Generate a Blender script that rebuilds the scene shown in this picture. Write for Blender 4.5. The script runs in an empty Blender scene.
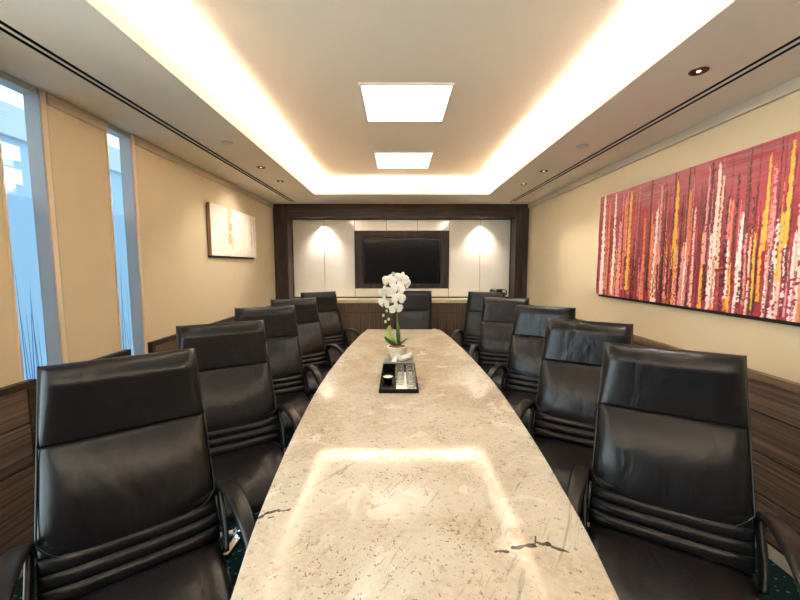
import bpy, bmesh, math, random
from mathutils import Vector, Matrix, noise
random.seed(7)
S = bpy.context.scene
COL = S.collection
PI = math.pi

# ---------------------------------------------------------------- materials
def nt(name):
    m = bpy.data.materials.new(name); m.use_nodes = True
    n = m.node_tree.nodes; l = m.node_tree.links
    return m, n, l, n['Principled BSDF']

def plain(name, col, rough=.5, metal=0., spec=.5, coat=0., bump=0., bscale=80., var=0., vscale=3.):
    m, n, l, b = nt(name)
    b.inputs['Base Color'].default_value = (*col, 1)
    b.inputs['Roughness'].default_value = rough
    b.inputs['Metallic'].default_value = metal
    b.inputs['Specular IOR Level'].default_value = spec
    b.inputs['Coat Weight'].default_value = coat
    b.inputs['Coat Roughness'].default_value = .03
    tc = n.new('ShaderNodeTexCoord')
    if var > 0:
        no = n.new('ShaderNodeTexNoise'); no.inputs['Scale'].default_value = vscale; no.inputs['Detail'].default_value = 4
        l.new(tc.outputs['Object'], no.inputs['Vector'])
        mx = n.new('ShaderNodeMix'); mx.data_type = 'RGBA'
        mx.inputs[6].default_value = (*[c*(1-var) for c in col], 1); mx.inputs[7].default_value = (*[min(1, c*(1+var)) for c in col], 1)
        l.new(no.outputs['Fac'], mx.inputs[0]); l.new(mx.outputs[2], b.inputs['Base Color'])
    if bump > 0:
        no = n.new('ShaderNodeTexNoise'); no.inputs['Scale'].default_value = bscale; no.inputs['Detail'].default_value = 3
        l.new(tc.outputs['Object'], no.inputs['Vector'])
        bp = n.new('ShaderNodeBump'); bp.inputs['Strength'].default_value = bump; bp.inputs['Distance'].default_value = .01
        l.new(no.outputs['Fac'], bp.inputs['Height']); l.new(bp.outputs['Normal'], b.inputs['Normal'])
    return m

def emis(name, col, s):
    m, n, l, b = nt(name)
    b.inputs['Base Color'].default_value = (*col, 1)
    b.inputs['Emission Color'].default_value = (*col, 1)
    b.inputs['Emission Strength'].default_value = s
    return m

def ramp(n, stops):
    r = n.new('ShaderNodeValToRGB'); e = r.color_ramp.elements
    e[0].position, e[0].color = stops[0][0], (*stops[0][1], 1)
    e[1].position, e[1].color = stops[-1][0], (*stops[-1][1], 1)
    for p, c in stops[1:-1]:
        x = e.new(p); x.color = (*c, 1)
    return r

def wood(name, stops, scale, rough=.4, coat=0., bump=.05):
    """streaky veneer; scale is the per-axis noise frequency (small along the grain)"""
    m, n, l, b = nt(name)
    tc = n.new('ShaderNodeTexCoord'); mp = n.new('ShaderNodeMapping')
    mp.inputs['Scale'].default_value = scale
    l.new(tc.outputs['Object'], mp.inputs['Vector'])
    a = n.new('ShaderNodeTexNoise'); a.inputs['Scale'].default_value = 1; a.inputs['Detail'].default_value = 6; a.inputs['Roughness'].default_value = .65
    l.new(mp.outputs['Vector'], a.inputs['Vector'])
    r = ramp(n, stops); l.new(a.outputs['Fac'], r.inputs['Fac'])
    l.new(r.outputs['Color'], b.inputs['Base Color'])
    b.inputs['Roughness'].default_value = rough; b.inputs['Coat Weight'].default_value = coat; b.inputs['Specular IOR Level'].default_value = .2
    bp = n.new('ShaderNodeBump'); bp.inputs['Strength'].default_value = bump; bp.inputs['Distance'].default_value = .005
    l.new(a.outputs['Fac'], bp.inputs['Height']); l.new(bp.outputs['Normal'], b.inputs['Normal'])
    return m

M = {}
M['ceiling'] = plain('ceiling_paint', (.87, .775, .655), .8, spec=.2)
M['wall'] = plain('wall_beige', (.63, .53, .36), .75, spec=.2, bump=.06, bscale=220, var=.03, vscale=2)
M['cornice'] = plain('cornice_paint', (.56, .47, .36), .6)
M['casing'] = plain('casing_beige', (.72, .60, .44), .5)
M['jamb'] = plain('jamb_grey', (.46, .45, .43), .45)
M['wenge'] = wood('wenge', [(.3, (.034, .024, .023)), (.55, (.078, .056, .052)), (.75, (.12, .088, .082))], (40, 40, 2.0), .38)
M['wenge_h'] = wood('wenge_horizontal', [(.3, (.034, .024, .023)), (.55, (.078, .056, .052)), (.75, (.12, .088, .082))], (2.0, 40, 40), .38)
M['ribwood'] = wood('cabinet_veneer', [(.28, (.060, .042, .034)), (.5, (.16, .115, .09)), (.72, (.28, .205, .16))], (75, 75, 1.2), .45)
M['panelwood'] = wood('wainscot_veneer', [(.25, (.035, .022, .016)), (.42, (.085, .056, .041)), (.55, (.14, .096, .071)), (.75, (.24, .175, .13))], (3, .7, 85), .45)
M['rail'] = wood('rail_wood', [(.3, (.13, .085, .05)), (.7, (.24, .165, .10))], (2, 2, 60), .4)
M['darkrail'] = wood('dark_rail_wood', [(.3, (.03, .018, .012)), (.7, (.07, .045, .032))], (2, 2, 60), .4)
M['skirt'] = plain('skirting', (.42, .38, .32), .45)
M['glosswhite'] = plain('back_painted_glass', (.92, .90, .85), .12, coat=1., spec=.5)
M['gap'] = plain('shadow_gap', (.02, .017, .015), .8)
M['counter'] = plain('counter_stone', (.74, .64, .46), .3, var=.08, vscale=12)
M['tvbezel'] = plain('tv_bezel', (.006, .006, .007), .25)
M['tvscreen'] = plain('tv_screen', (.012, .012, .016), .12, spec=.35, coat=0.)
M['black'] = plain('black_metal', (.008, .008, .008), .6)
M['chrome'] = plain('chrome', (.75, .75, .76), .12, metal=1)
M['copper'] = plain('copper_ring', (.20, .085, .05), .35, metal=1)
M['whiteplastic'] = plain('white_plastic', (.72, .66, .57), .4)
M['blackplastic'] = plain('black_plastic', (.012, .012, .013), .4)
M['lacquer'] = plain('black_lacquer', (.006, .005, .005), .22)
M['boxtop'] = plain('grey_lid', (.16, .15, .14), .35)
M['porcelain'] = plain('white_porcelain', (.82, .80, .75), .2, coat=.5)
M['tissue'] = plain('tissue_paper', (.88, .86, .83), .9)
M['pot'] = plain('cream_ceramic', (.80, .75, .65), .3, coat=.3)
M['bark'] = plain('bark_chips', (.16, .07, .04), .9, bump=1., bscale=60, var=.6, vscale=50)
M['petal'] = plain('orchid_petal', (.93, .92, .90), .6)
M['petal'].node_tree.nodes['Principled BSDF'].inputs['Subsurface Weight'].default_value = .1
M['lip'] = plain('orchid_lip', (.80, .55, .22), .6)
M['bud'] = plain('orchid_bud', (.74, .73, .52), .6)
M['stem'] = plain('orchid_stem', (.09, .14, .03), .5)
M['leaf'] = plain('orchid_leaf', (.05, .13, .02), .35, var=.3, vscale=20)
M['leaflight'] = plain('orchid_leaf_pale', (.38, .50, .15), .35, var=.2, vscale=20)
M['stitch'] = plain('leather_piping', (.012, .011, .011), .35)
M['panel_light'] = emis('light_panel', (1, .99, .95), 1.0)
M['led'] = emis('led_strip', (1, .96, .88), 4.)
M['bulb'] = emis('bulb', (1, .88, .68), 1.2)
M['edge_and_shadow'] = plain('canvas_edge_and_shadow', (.03, .012, .012), .7)  # dark canvas edge, also the colour of the shadow strip below
M['canvas_tan'] = plain('canvas_tan_edge', (.36, .20, .07), .6)

# leather: near black, soft creases
def leather():
    m, n, l, b = nt('black_leather')
    tc = n.new('ShaderNodeTexCoord')
    b.inputs['Base Color'].default_value = (.0095, .0080, .0086, 1)
    b.inputs['Specular IOR Level'].default_value = .36
    no = n.new('ShaderNodeTexNoise'); no.inputs['Scale'].default_value = 7; no.inputs['Detail'].default_value = 2; no.inputs['Distortion'].default_value = .6
    mp = n.new('ShaderNodeMapping'); mp.inputs['Scale'].default_value = (1.6, .8, .8)
    l.new(tc.outputs['Object'], mp.inputs['Vector']); l.new(mp.outputs['Vector'], no.inputs['Vector'])
    vo = n.new('ShaderNodeTexVoronoi'); vo.inputs['Scale'].default_value = 260
    l.new(tc.outputs['Object'], vo.inputs['Vector'])
    b1 = n.new('ShaderNodeBump'); b1.inputs['Strength'].default_value = .32; b1.inputs['Distance'].default_value = .02
    l.new(no.outputs['Fac'], b1.inputs['Height'])
    b2 = n.new('ShaderNodeBump'); b2.inputs['Strength'].default_value = .06; b2.inputs['Distance'].default_value = .002
    l.new(vo.outputs['Distance'], b2.inputs['Height']); l.new(b1.outputs['Normal'], b2.inputs['Normal'])
    l.new(b2.outputs['Normal'], b.inputs['Normal'])
    b.inputs['Roughness'].default_value = .3
    return m
M['leather'] = leather()

def math_node(n, l, op, a, b=None, c=None, clamp=False):
    k = n.new('ShaderNodeMath'); k.operation = op; k.use_clamp = clamp
    for i, v in enumerate((a, b, c)):
        if v is None: continue
        if isinstance(v, (int, float)): k.inputs[i].default_value = v
        else: l.new(v, k.inputs[i])
    return k.outputs[0]

def mixc(n, l, fac, a, b):
    k = n.new('ShaderNodeMix'); k.data_type = 'RGBA'
    for i, v in ((0, fac), (6, a), (7, b)):
        if isinstance(v, (int, float)): k.inputs[i].default_value = v
        elif isinstance(v, tuple): k.inputs[i].default_value = (*v, 1)
        else: l.new(v, k.inputs[i])
    return k.outputs[2]

def carpet():
    m, n, l, b = nt('teal_carpet')
    tc = n.new('ShaderNodeTexCoord')
    mp = n.new('ShaderNodeMapping'); mp.inputs['Rotation'].default_value = (0, 0, .5); l.new(tc.outputs['Object'], mp.inputs['Vector'])
    br = n.new('ShaderNodeTexVoronoi'); br.inputs['Scale'].default_value = 24; br.inputs['Randomness'].default_value = .35
    mp.inputs['Scale'].default_value = (1, 1.7, 1)
    l.new(mp.outputs['Vector'], br.inputs['Vector'])
    dot = math_node(n, l, 'LESS_THAN', br.outputs['Distance'], .20)
    no = n.new('ShaderNodeTexNoise'); no.inputs['Scale'].default_value = 300; l.new(tc.outputs['Object'], no.inputs['Vector'])
    c0 = mixc(n, l, no.outputs['Fac'], (.004, .012, .013), (.016, .040, .040))
    c1 = mixc(n, l, math_node(n, l, 'MULTIPLY', dot, .8), c0, (.16, .24, .22))
    l.new(c1, b.inputs['Base Color']); b.inputs['Roughness'].default_value = .95; b.inputs['Specular IOR Level'].default_value = .1
    bp = n.new('ShaderNodeBump'); bp.inputs['Strength'].default_value = .6; bp.inputs['Distance'].default_value = .006
    l.new(no.outputs['Fac'], bp.inputs['Height']); l.new(bp.outputs['Normal'], b.inputs['Normal'])
    return m
M['carpet'] = carpet()

def seg_dist(n, l, sx, sy, ax, ay, bx, by):
    """distance from the shading point to a line segment on the slab"""
    dx, dy = bx-ax, by-ay; L2 = dx*dx+dy*dy
    px = math_node(n, l, 'SUBTRACT', sx, ax); py = math_node(n, l, 'SUBTRACT', sy, ay)
    t = math_node(n, l, 'ADD', math_node(n, l, 'MULTIPLY', px, dx/L2), math_node(n, l, 'MULTIPLY', py, dy/L2), clamp=True)
    ex = math_node(n, l, 'SUBTRACT', px, math_node(n, l, 'MULTIPLY', t, dx)); ey = math_node(n, l, 'SUBTRACT', py, math_node(n, l, 'MULTIPLY', t, dy))
    return math_node(n, l, 'SQRT', math_node(n, l, 'ADD', math_node(n, l, 'MULTIPLY', ex, ex), math_node(n, l, 'MULTIPLY', ey, ey)))

def stone():
    m, n, l, b = nt('cream_granite')
    tc = n.new('ShaderNodeTexCoord'); P = tc.outputs['Object']
    def noise_(scale, detail=4, rough=.55, vec=None, dist=0.):
        k = n.new('ShaderNodeTexNoise'); k.inputs['Scale'].default_value = scale; k.inputs['Detail'].default_value = detail
        k.inputs['Roughness'].default_value = rough; k.inputs['Distortion'].default_value = dist
        l.new(vec or P, k.inputs['Vector']); return k.outputs['Fac']
    def sm(v, a, bb):
        k = n.new('ShaderNodeMapRange'); k.interpolation_type = 'SMOOTHSTEP'
        k.inputs[1].default_value = a; k.inputs[2].default_value = bb; l.new(v, k.inputs[0]); return k.outputs[0]
    big = noise_(2.6, 5, .6, dist=.8)
    col = mixc(n, l, sm(big, .36, .64), (.43, .365, .275), (.53, .495, .42))
    col = mixc(n, l, sm(noise_(5.5, 5, .6, dist=1.0), .56, .68), col, (.62, .59, .53))
    fine = noise_(46, 4, .7)
    col = mixc(n, l, math_node(n, l, 'MULTIPLY', sm(fine, .42, .62), .5), col, (.57, .52, .425))
    tan = sm(noise_(19, 4, .65), .57, .70)
    col = mixc(n, l, math_node(n, l, 'MULTIPLY', tan, .55), col, (.32, .22, .11))
    # slanting streaks
    mp = n.new('ShaderNodeMapping'); mp.vector_type = 'TEXTURE'; mp.inputs['Rotation'].default_value = (0, 0, 1.0); mp.inputs['Scale'].default_value = (.4, .045, 1)
    l.new(P, mp.inputs['Vector'])
    st = noise_(1.0, 7, .68, mp.outputs['Vector'], 1.6)
    region = sm(noise_(1.3, 2), .44, .58)
    stf = math_node(n, l, 'MULTIPLY', math_node(n, l, 'MULTIPLY', sm(st, .58, .67), region), .6)
    col = mixc(n, l, stf, col, (.27, .20, .12))
    # dark flecks in clusters
    clus = sm(noise_(5, 3), .44, .62)
    mp2 = n.new('ShaderNodeMapping'); mp2.inputs['Scale'].default_value = (1, .75, 1); l.new(P, mp2.inputs['Vector'])
    fl = sm(noise_(130, 2, .5, mp2.outputs['Vector']), .62, .67)
    col = mixc(n, l, math_node(n, l, 'MULTIPLY', math_node(n, l, 'MULTIPLY', fl, clus), .85), col, (.07, .055, .045))
    fl2 = sm(noise_(60, 3, .6), .63, .68)
    col = mixc(n, l, math_node(n, l, 'MULTIPLY', fl2, .6), col, (.13, .10, .06))
    # the two dark mineral veins of this slab
    sep = n.new('ShaderNodeSeparateXYZ'); l.new(P, sep.inputs[0])
    wob = math_node(n, l, 'MULTIPLY', math_node(n, l, 'SUBTRACT', noise_(26, 3), .5), .022)
    wx = math_node(n, l, 'ADD', sep.outputs[0], wob); wy = math_node(n, l, 'ADD', sep.outputs[1], math_node(n, l, 'MULTIPLY', wob, -1.2))
    width = math_node(n, l, 'MULTIPLY', math_node(n, l, 'SUBTRACT', noise_(34, 2), .28), .034)
    for seg in VEINS:
        d = seg_dist(n, l, wx, wy, *seg[:4])
        f = math_node(n, l, 'LESS_THAN', d, math_node(n, l, 'MULTIPLY', width, seg[4]))
        col = mixc(n, l, math_node(n, l, 'MULTIPLY', f, .9), col, (.055, .048, .042))
    l.new(col, b.inputs['Base Color'])
    b.inputs['Roughness'].default_value = .075; b.inputs['Specular IOR Level'].default_value = .12
    return m
# vein segments, metres on the slab (ax, ay, bx, by, width)
VEINS = [(.262, .935, .295, .930, .55), (.312, .942, .374, .955, .75), (.374, .955, .393, .985, .5), (.388, .962, .415, .955, .9), (.415, .955, .456, .930, .7),
         (-.428, 1.065, -.412, 1.090, .8), (-.412, 1.090, -.378, 1.103, .8), (-.372, 1.095, -.35, 1.108, .7), (-.40, 1.07, -.385, 1.075, .6)]
M['stone'] = stone()

def clear_pane(name, tint, rough=.02):
    m = bpy.data.materials.new(name); m.use_nodes = True
    n = m.node_tree.nodes; l = m.node_tree.links; n.clear()
    o = n.new('ShaderNodeOutputMaterial'); mx = n.new('ShaderNodeMixShader')
    t = n.new('ShaderNodeBsdfTransparent'); t.inputs['Color'].default_value = (*tint, 1)
    g = n.new('ShaderNodeBsdfGlossy'); g.inputs['Roughness'].default_value = rough
    f = n.new('ShaderNodeLayerWeight'); f.inputs['Blend'].default_value = .12
    l.new(f.outputs['Facing'], mx.inputs[0]); l.new(t.outputs[0], mx.inputs[1]); l.new(g.outputs[0], mx.inputs[2]); l.new(mx.outputs[0], o.inputs[0])
    return m
M['pane'] = clear_pane('window_glass', (.80, .92, 1.0))

def film(name, col, trans):
    m = bpy.data.materials.new(name); m.use_nodes = True
    n = m.node_tree.nodes; l = m.node_tree.links; n.clear()
    o = n.new('ShaderNodeOutputMaterial'); mx = n.new('ShaderNodeMixShader'); mx.inputs[0].default_value = trans
    t = n.new('ShaderNodeBsdfTransparent'); t.inputs['Color'].default_value = (*col, 1)
    d = n.new('ShaderNodeBsdfTranslucent'); d.inputs['Color'].default_value = (*col, 1)
    l.new(d.outputs[0], mx.inputs[1]); l.new(t.outputs[0], mx.inputs[2]); l.new(mx.outputs[0], o.inputs[0])
    return m
M['frost'] = film('frosted_film', (.70, .78, .83), .35)
M['blade'] = film('etched_blades', (.16, .32, .46), .30)

def glassware():
    m = bpy.data.materials.new('clear_glassware'); m.use_nodes = True
    n = m.node_tree.nodes; l = m.node_tree.links; n.clear()
    o = n.new('ShaderNodeOutputMaterial'); mx = n.new('ShaderNodeMixShader')
    t = n.new('ShaderNodeBsdfTransparent'); t.inputs['Color'].default_value = (.95, .96, .955, 1)
    g = n.new('ShaderNodeBsdfGlossy'); g.inputs['Roughness'].default_value = .04
    f = n.new('ShaderNodeLayerWeight'); f.inputs['Blend'].default_value = .14
    l.new(f.outputs['Facing'], mx.inputs[0]); l.new(t.outputs[0], mx.inputs[1]); l.new(g.outputs[0], mx.inputs[2]); l.new(mx.outputs[0], o.inputs[0])
    return m
M['glass'] = glassware()
M['facade'] = plain('outside_facade', (.30, .40, .48), .6)
M['facadeband'] = plain('outside_parapet', (.42, .45, .48), .6)
M['outwin'] = plain('outside_white', (.9, .93, .95), .4)
M['outground'] = plain('outside_paving', (.55, .60, .62), .8)

def vcol(name, rough, bump=0.):
    m, n, l, b = nt(name)
    a = n.new('ShaderNodeVertexColor'); a.layer_name = 'paint'
    l.new(a.outputs['Color'], b.inputs['Base Color']); b.inputs['Roughness'].default_value = rough
    return m
M['paint'] = vcol('oil_paint', .42)

# ---------------------------------------------------------------- geometry helpers
def obj(name, bm, mat, parent=None, smooth=False, bevel=0., mats=None):
    me = bpy.data.meshes.new(name)
    bmesh.ops.recalc_face_normals(bm, faces=bm.faces)
    if smooth:
        for f in bm.faces: f.smooth = True
    bm.to_mesh(me); bm.free()
    for k in (mats or [mat]): me.materials.append(k)
    o = bpy.data.objects.new(name, me); COL.objects.link(o)
    if parent is not None: o.parent = parent
    if bevel > 0:
        md = o.modifiers.new('bevel', 'BEVEL'); md.width = bevel; md.segments = 2; md.limit_method = 'ANGLE'; md.angle_limit = .7
    return o

def box(bm, x0, x1, y0, y1, z0, z1, mi=0):
    v = [bm.verts.new(p) for p in ((x0, y0, z0), (x1, y0, z0), (x1, y1, z0), (x0, y1, z0), (x0, y0, z1), (x1, y0, z1), (x1, y1, z1), (x0, y1, z1))]
    for q in ((0, 3, 2, 1), (4, 5, 6, 7), (0, 1, 5, 4), (1, 2, 6, 5), (2, 3, 7, 6), (3, 0, 4, 7)):
        f = bm.faces.new([v[i] for i in q]); f.material_index = mi
    return bm

def B(*a):
    bm = bmesh.new()
    for k in a: box(bm, *k)
    return bm

def lathe(bm, prof, n=24, c=(0, 0, 0), closed=False):
    rings = []
    for r, z in prof:
        if r < 1e-5: rings.append([bm.verts.new((c[0], c[1], c[2]+z))])
        else: rings.append([bm.verts.new((c[0]+r*math.cos(2*PI*i/n), c[1]+r*math.sin(2*PI*i/n), c[2]+z)) for i in range(n)])
    pairs = list(zip(rings, rings[1:]))
    if closed: pairs.append((rings[-1], rings[0]))
    for a, b in pairs:
        for i in range(n):
            j = (i+1) % n
            if len(a) == 1 and len(b) == 1: continue
            if len(a) == 1: bm.faces.new((a[0], b[i], b[j]))
            elif len(b) == 1: bm.faces.new((a[i], b[0], a[j]))
            else: bm.faces.new((a[i], b[i], b[j], a[j]))
    return bm

def sweep(bm, pts, sec, up=Vector((1, 0, 0)), cap=True):
    """sweep a closed section (list of (a,b)) along pts; a along `up`, b along the in-plane normal. sec may be a function of t."""
    rings = []; N = len(pts)
    pts = [Vector(p) for p in pts]
    for i, p in enumerate(pts):
        t = (pts[min(i+1, N-1)]-pts[max(i-1, 0)]).normalized()
        u = (up-t*up.dot(t)).normalized(); w = t.cross(u)
        s = sec(i/(N-1)) if callable(sec) else sec
        rings.append([bm.verts.new(p+u*a+w*b) for a, b in s])
    k = len(rings[0])
    for a, b in zip(rings, rings[1:]):
        for i in range(k):
            j = (i+1) % k; bm.faces.new((a[i], a[j], b[j], b[i]))
    if cap:
        bm.faces.new(rings[0]); bm.faces.new(list(reversed(rings[-1])))
    return bm

def circ(r, n=8, rb=None):
    rb = rb or r
    return [(r*math.cos(2*PI*i/n), rb*math.sin(2*PI*i/n)) for i in range(n)]

def rrect(w, h, r, n=3):
    o = []
    for cx, cy, a0 in ((w-r, h-r, 0), (-w+r, h-r, PI/2), (-w+r, -h+r, PI), (w-r, -h+r, 3*PI/2)):
        for i in range(n+1):
            a = a0+PI/2*i/n; o.append((cx+r*math.cos(a), cy+r*math.sin(a)))
    return o

def spline(P, m=8):
    P = [Vector(p) for p in P]; out = []
    for i in range(len(P)-1):
        p0 = P[max(i-1, 0)]; p1 = P[i]; p2 = P[i+1]; p3 = P[min(i+2, len(P)-1)]
        for k in range(m):
            t = k/m
            out.append(.5*((2*p1)+(p2-p0)*t+(2*p0-5*p1+4*p2-p3)*t*t+(3*p1-p0-3*p2+p3)*t**3))
    out.append(P[-1]); return out

def extrude_poly(bm, pts, z0, z1):
    a = [bm.verts.new((x, y, z0)) for x, y in pts]; b = [bm.verts.new((x, y, z1)) for x, y in pts]
    bm.faces.new(list(reversed(a))); bm.faces.new(b)
    n = len(pts)
    for i in range(n):
        j = (i+1) % n; bm.faces.new((a[i], a[j], b[j], b[i]))
    return bm

def tag(o, label, cat, group=None):
    o['label'] = label; o['category'] = cat
    if group: o['group'] = group
    return o

def thing(name, label, cat, loc=(0, 0, 0), rz=0., group=None):
    o = bpy.data.objects.new(name, None); COL.objects.link(o); o.location = loc; o.rotation_euler = (0, 0, rz)
    o.empty_display_size = .1
    return tag(o, label, cat, group)

def struct(o, label=None):
    o['kind'] = 'structure'
    if label: o['label'] = label
    return o

def copy_tree(o, parent=None):
    c = o.copy(); COL.objects.link(c)
    if parent is not None: c.parent = parent
    for ch in [k for k in bpy.data.objects if k.parent == o]: copy_tree(ch, c)
    return c

# ---------------------------------------------------------------- room dimensions (metres; camera stands at x=y=0)
XL, XR = -1.85, 1.94
YB, YR = 5.57, -1.5          # portal front, rear wall
ZC, ZU = 2.415, 2.59         # lower and upper ceiling
TX0, TX1, TY0, TY1 = -1.07, 1.155, -.45, 4.83   # tray opening
ZW = .945                    # wainscot height

# floor
struct(obj('floor', B((XL-.2, XR+.1, YR-.1, 6.0, -.05, 0)), M['carpet']))

# ceiling: lower soffit with two slot gaps, lip, trough, upper ceiling
SL = (-1.525, -1.485); SR = (1.600, 1.643); SH = .0115; SY0, SY1 = -1.2, 5.42
bm = bmesh.new()
T = .022
def soffit(x0, x1, y0, y1): box(bm, x0, x1, y0, y1, ZC, ZC+T)
for (a, b), (x0, x1) in ((SL, (XL-.15, TX0)), (SR, (TX1, XR+.05))):
    soffit(x0, a-SH, YR, 5.9); soffit(a+SH, b-SH, YR, 5.9); soffit(b+SH, x1, YR, 5.9)
    for s in (a, b):
        soffit(s-SH, s+SH, YR, SY0); soffit(s-SH, s+SH, SY1, 5.9)
soffit(TX0, TX1, TY1, 5.9); soffit(TX0, TX1, YR, TY0)
LIP = .075
for (x0, x1, y0, y1) in ((TX0-.025, TX0, TY0-.025, TY1+.025), (TX1, TX1+.025, TY0-.025, TY1+.025), (TX0, TX1, TY0-.025, TY0), (TX0, TX1, TY1, TY1+.025)):
    box(bm, x0, x1, y0, y1, ZC+T, ZC+LIP)
W_ = .26
for (x0, x1, y0, y1) in ((TX0-W_-.02, TX0-W_, TY0-W_, TY1+W_), (TX1+W_, TX1+W_+.02, TY0-W_, TY1+W_), (TX0-W_, TX1+W_, TY0-W_-.02, TY0-W_), (TX0-W_, TX1+W_, TY1+W_, TY1+W_+.02)):
    box(bm, x0, x1, y0, y1, ZC+T, ZU)
box(bm, XL-.2, XR+.1, YR-.1, 6.0, ZU, ZU+.03)
struct(obj('ceiling', bm, M['ceiling']))

# left wall: three panels standing between two glazed slots, and the header over them
LWY0, LWY1, LWZ0, LWZ1 = -1.4, 1.10, .10, 2.34
W1 = (1.79, 2.0); W2 = (2.444, 2.655); XG = -1.925
bm = bmesh.new()
for y0, y1 in ((YR, LWY0), (LWY1, W1[0]), (W1[1]+.043, W2[0]), (W2[1]+.043, 5.9)):
    box(bm, XL-.07, XL, y0, y1, 0, ZC-.06)
    box(bm, XL-.088, XL-.07, y0, y1, 0, ZC)
box(bm, XL-.088, XL, LWY0, LWY1, 0, LWZ0); box(bm, XL-.088, XL, LWY0, LWY1, LWZ1, ZC)
struct(obj('wall_left', bm, M['wall'], bevel=.003))
bm = B((XR, XR+.1, YR-.1, 6.0, 0, ZC))
struct(obj('wall_right', bm, M['wall']))
struct(obj('wall_rear', B((XL-.2, XR+.1, YR-.1, YR, 0, ZC)), M['wenge']))
struct(obj('wall_back', B((XL-.2, XR+.1, 5.87, 5.97, 0, ZU)), M['wall']))
# unseen wide window, inferred beside the camera and added to brighten the room
w3 = struct(obj('window_3', B((XG-.01, XG-.002, LWY0, LWY1, LWZ0, LWZ1)), M['pane']))
bm = B((XG-.03, XG+.03, LWY0, LWY0+.04, LWZ0, LWZ1), (XG-.03, XG+.03, LWY1-.04, LWY1, LWZ0, LWZ1), (XG-.03, XG+.03, LWY0+.04, LWY1-.04, LWZ0, LWZ0+.04), (XG-.03, XG+.03, LWY0+.04, LWY1-.04, LWZ1-.04, LWZ1))
for k in (1, 2): box(bm, XG-.03, XG+.03, LWY0+(LWY1-LWY0)*k/3-.02, LWY0+(LWY1-LWY0)*k/3+.02, LWZ0+.04, LWZ1-.04)
obj('window_frame', bm, M['jamb'], w3)
# cornice strips
bm = B((XR-.022, XR, YR, YB, ZC-.062, ZC))
struct(obj('trim_1', bm, M['cornice'], bevel=.003))
bm = bmesh.new()
for y0, y1 in ((LWY1, W1[0]), (W1[1]+.043, W2[0]), (W2[1]+.043, YB)): box(bm, XL-.07, XL+.012, y0, y1, ZC-.06, ZC)
struct(obj('trim_2', bm, M['cornice'], bevel=.003))

# glazed slots: pane, grey reveal, beige casing, frosted film with etched blades
def slot_window(i, y0, y1):
    w = struct(obj('window_%d' % i, B((XG-.012, XG-.004, y0-.3, y1+.01, 0.02, ZC+.1)), M['pane']))
    bm = B((XG-.004, XL-.0, y1, y1+.012, 0, ZC))
    obj('reveal', bm, M['jamb'], w)
    obj('casing', B((XL-.03, XL+.006, y1+.004, y1+.034, 0, ZC-.0)), M['casing'], w, bevel=.002)
    obj('edge_strip', B((XL-.025, XL+.004, y0-.013, y0, 0 if i > 9 else ZW, ZC-.06)), M['casing'], w, bevel=.002)
    obj('head_rail', B((XG-.008, XL-.005, y0-.02, y1, ZC-.03, ZC)), M['jamb'], w)
    f = obj('frosted_film', B((XG-.003, XG-.001, y0-.3, y1, .02, 1.86)), M['frost'], w)
    bm = bmesh.new(); rnd = random.Random(i+3)
    for k in range(16):
        y = y0-.05+(y1-y0+.05)*k/15+rnd.uniform(-.012, .012); h = rnd.uniform(1.12, 1.62); ww = rnd.uniform(.005, .011); tilt = rnd.uniform(-.05, .05)
        rows = []
        for q in range(9):
            t = q/8; c = y+tilt*t*t; hw = ww*(1-t)**.6*(.6+.4*math.sin(PI*min(1, t+.3)))
            rows.append([bm.verts.new((XG+.0005, c-hw, .03+h*t-.03*t)), bm.verts.new((XG+.0005, c+hw+.0005, .03+h*t-.03*t))])
        for a, b in zip(rows, rows[1:]): bm.faces.new((a[0], a[1], b[1], b[0]))
    obj('etched_grass', bm, M['blade'], f)
slot_window(1, *W1); slot_window(2, *W2)

# wainscots with boards, dark frames on the window side
def boards(bm, x0, x1, y0, y1):
    z = .09; hts = (.215, .215, .215, .19)
    for h in hts:
        box(bm, x0, x1, y0, y1, z+.005, min(z+h-.005, ZW-.03)); z += h
wr = struct(obj('trim_3', B((XR-.02, XR, YR, YB, .07, ZW-.04)), M['gap']))
bm = bmesh.new(); boards(bm, XR-.032, XR-.015, YR, YB); obj('board_panel', bm, M['panelwood'], wr, bevel=.002)
obj('cap_rail', B((XR-.045, XR, YR, YB, ZW-.042, ZW)), M['rail'], wr, bevel=.003)
struct(obj('baseboard_right', B((XR-.024, XR, YR, YB, 0, .068)), M['skirt'], bevel=.003))
n_ = 4
for y0, y1 in ((LWY1, W1[0]+.03), (W1[1]+.11, W2[0]+.035), (W2[1]+.043, YB)):
    wl = struct(obj('trim_%d' % n_, B((XL, XL+.016, y0, y1-.03, .07, ZW-.03)), M['gap']))
    bm = bmesh.new(); boards(bm, XL+.012, XL+.028, y0+.03, y1-.04); obj('board_panel', bm, M['panelwood'], wl, bevel=.002)
    obj('cap_rail', B((XL, XL+.036, y0, y1, ZW-.036, ZW)), M['darkrail'], wl, bevel=.003)
    if n_ < 6: obj('end_post', B((XL-.0, XL+.036, y1-.045, y1, .0, ZW-.036)), M['darkrail'], wl, bevel=.003)
    if n_ > 4: obj('end_post', B((XL-.0, XL+.036, y0, y0+.035, .0, ZW-.036)), M['darkrail'], wl, bevel=.003)
    n_ += 1
struct(obj('baseboard_left', B((XL, XL+.02, LWY1, W1[0], 0, .068), (XL, XL+.02, W1[1]+.15, W2[0], 0, .068), (XL, XL+.02, W2[1]+.08, YB, 0, .068)), M['skirt'], bevel=.003))

# dark timber portal around the cabinet wall
PX0, PX1, PIN0, PIN1, ZS = XL, XR, -1.645, 1.752, 2.225
pt = struct(obj('trim_7', B((PX0, PIN0, YB, 5.87, 0, ZC), (PIN1, PX1, YB, 5.87, 0, ZC)), M['wenge'], bevel=.004))
obj('portal_beam', B((PIN0, PIN1, YB, 5.87, ZS, ZC)), M['wenge_h'], pt, bevel=.004)

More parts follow.
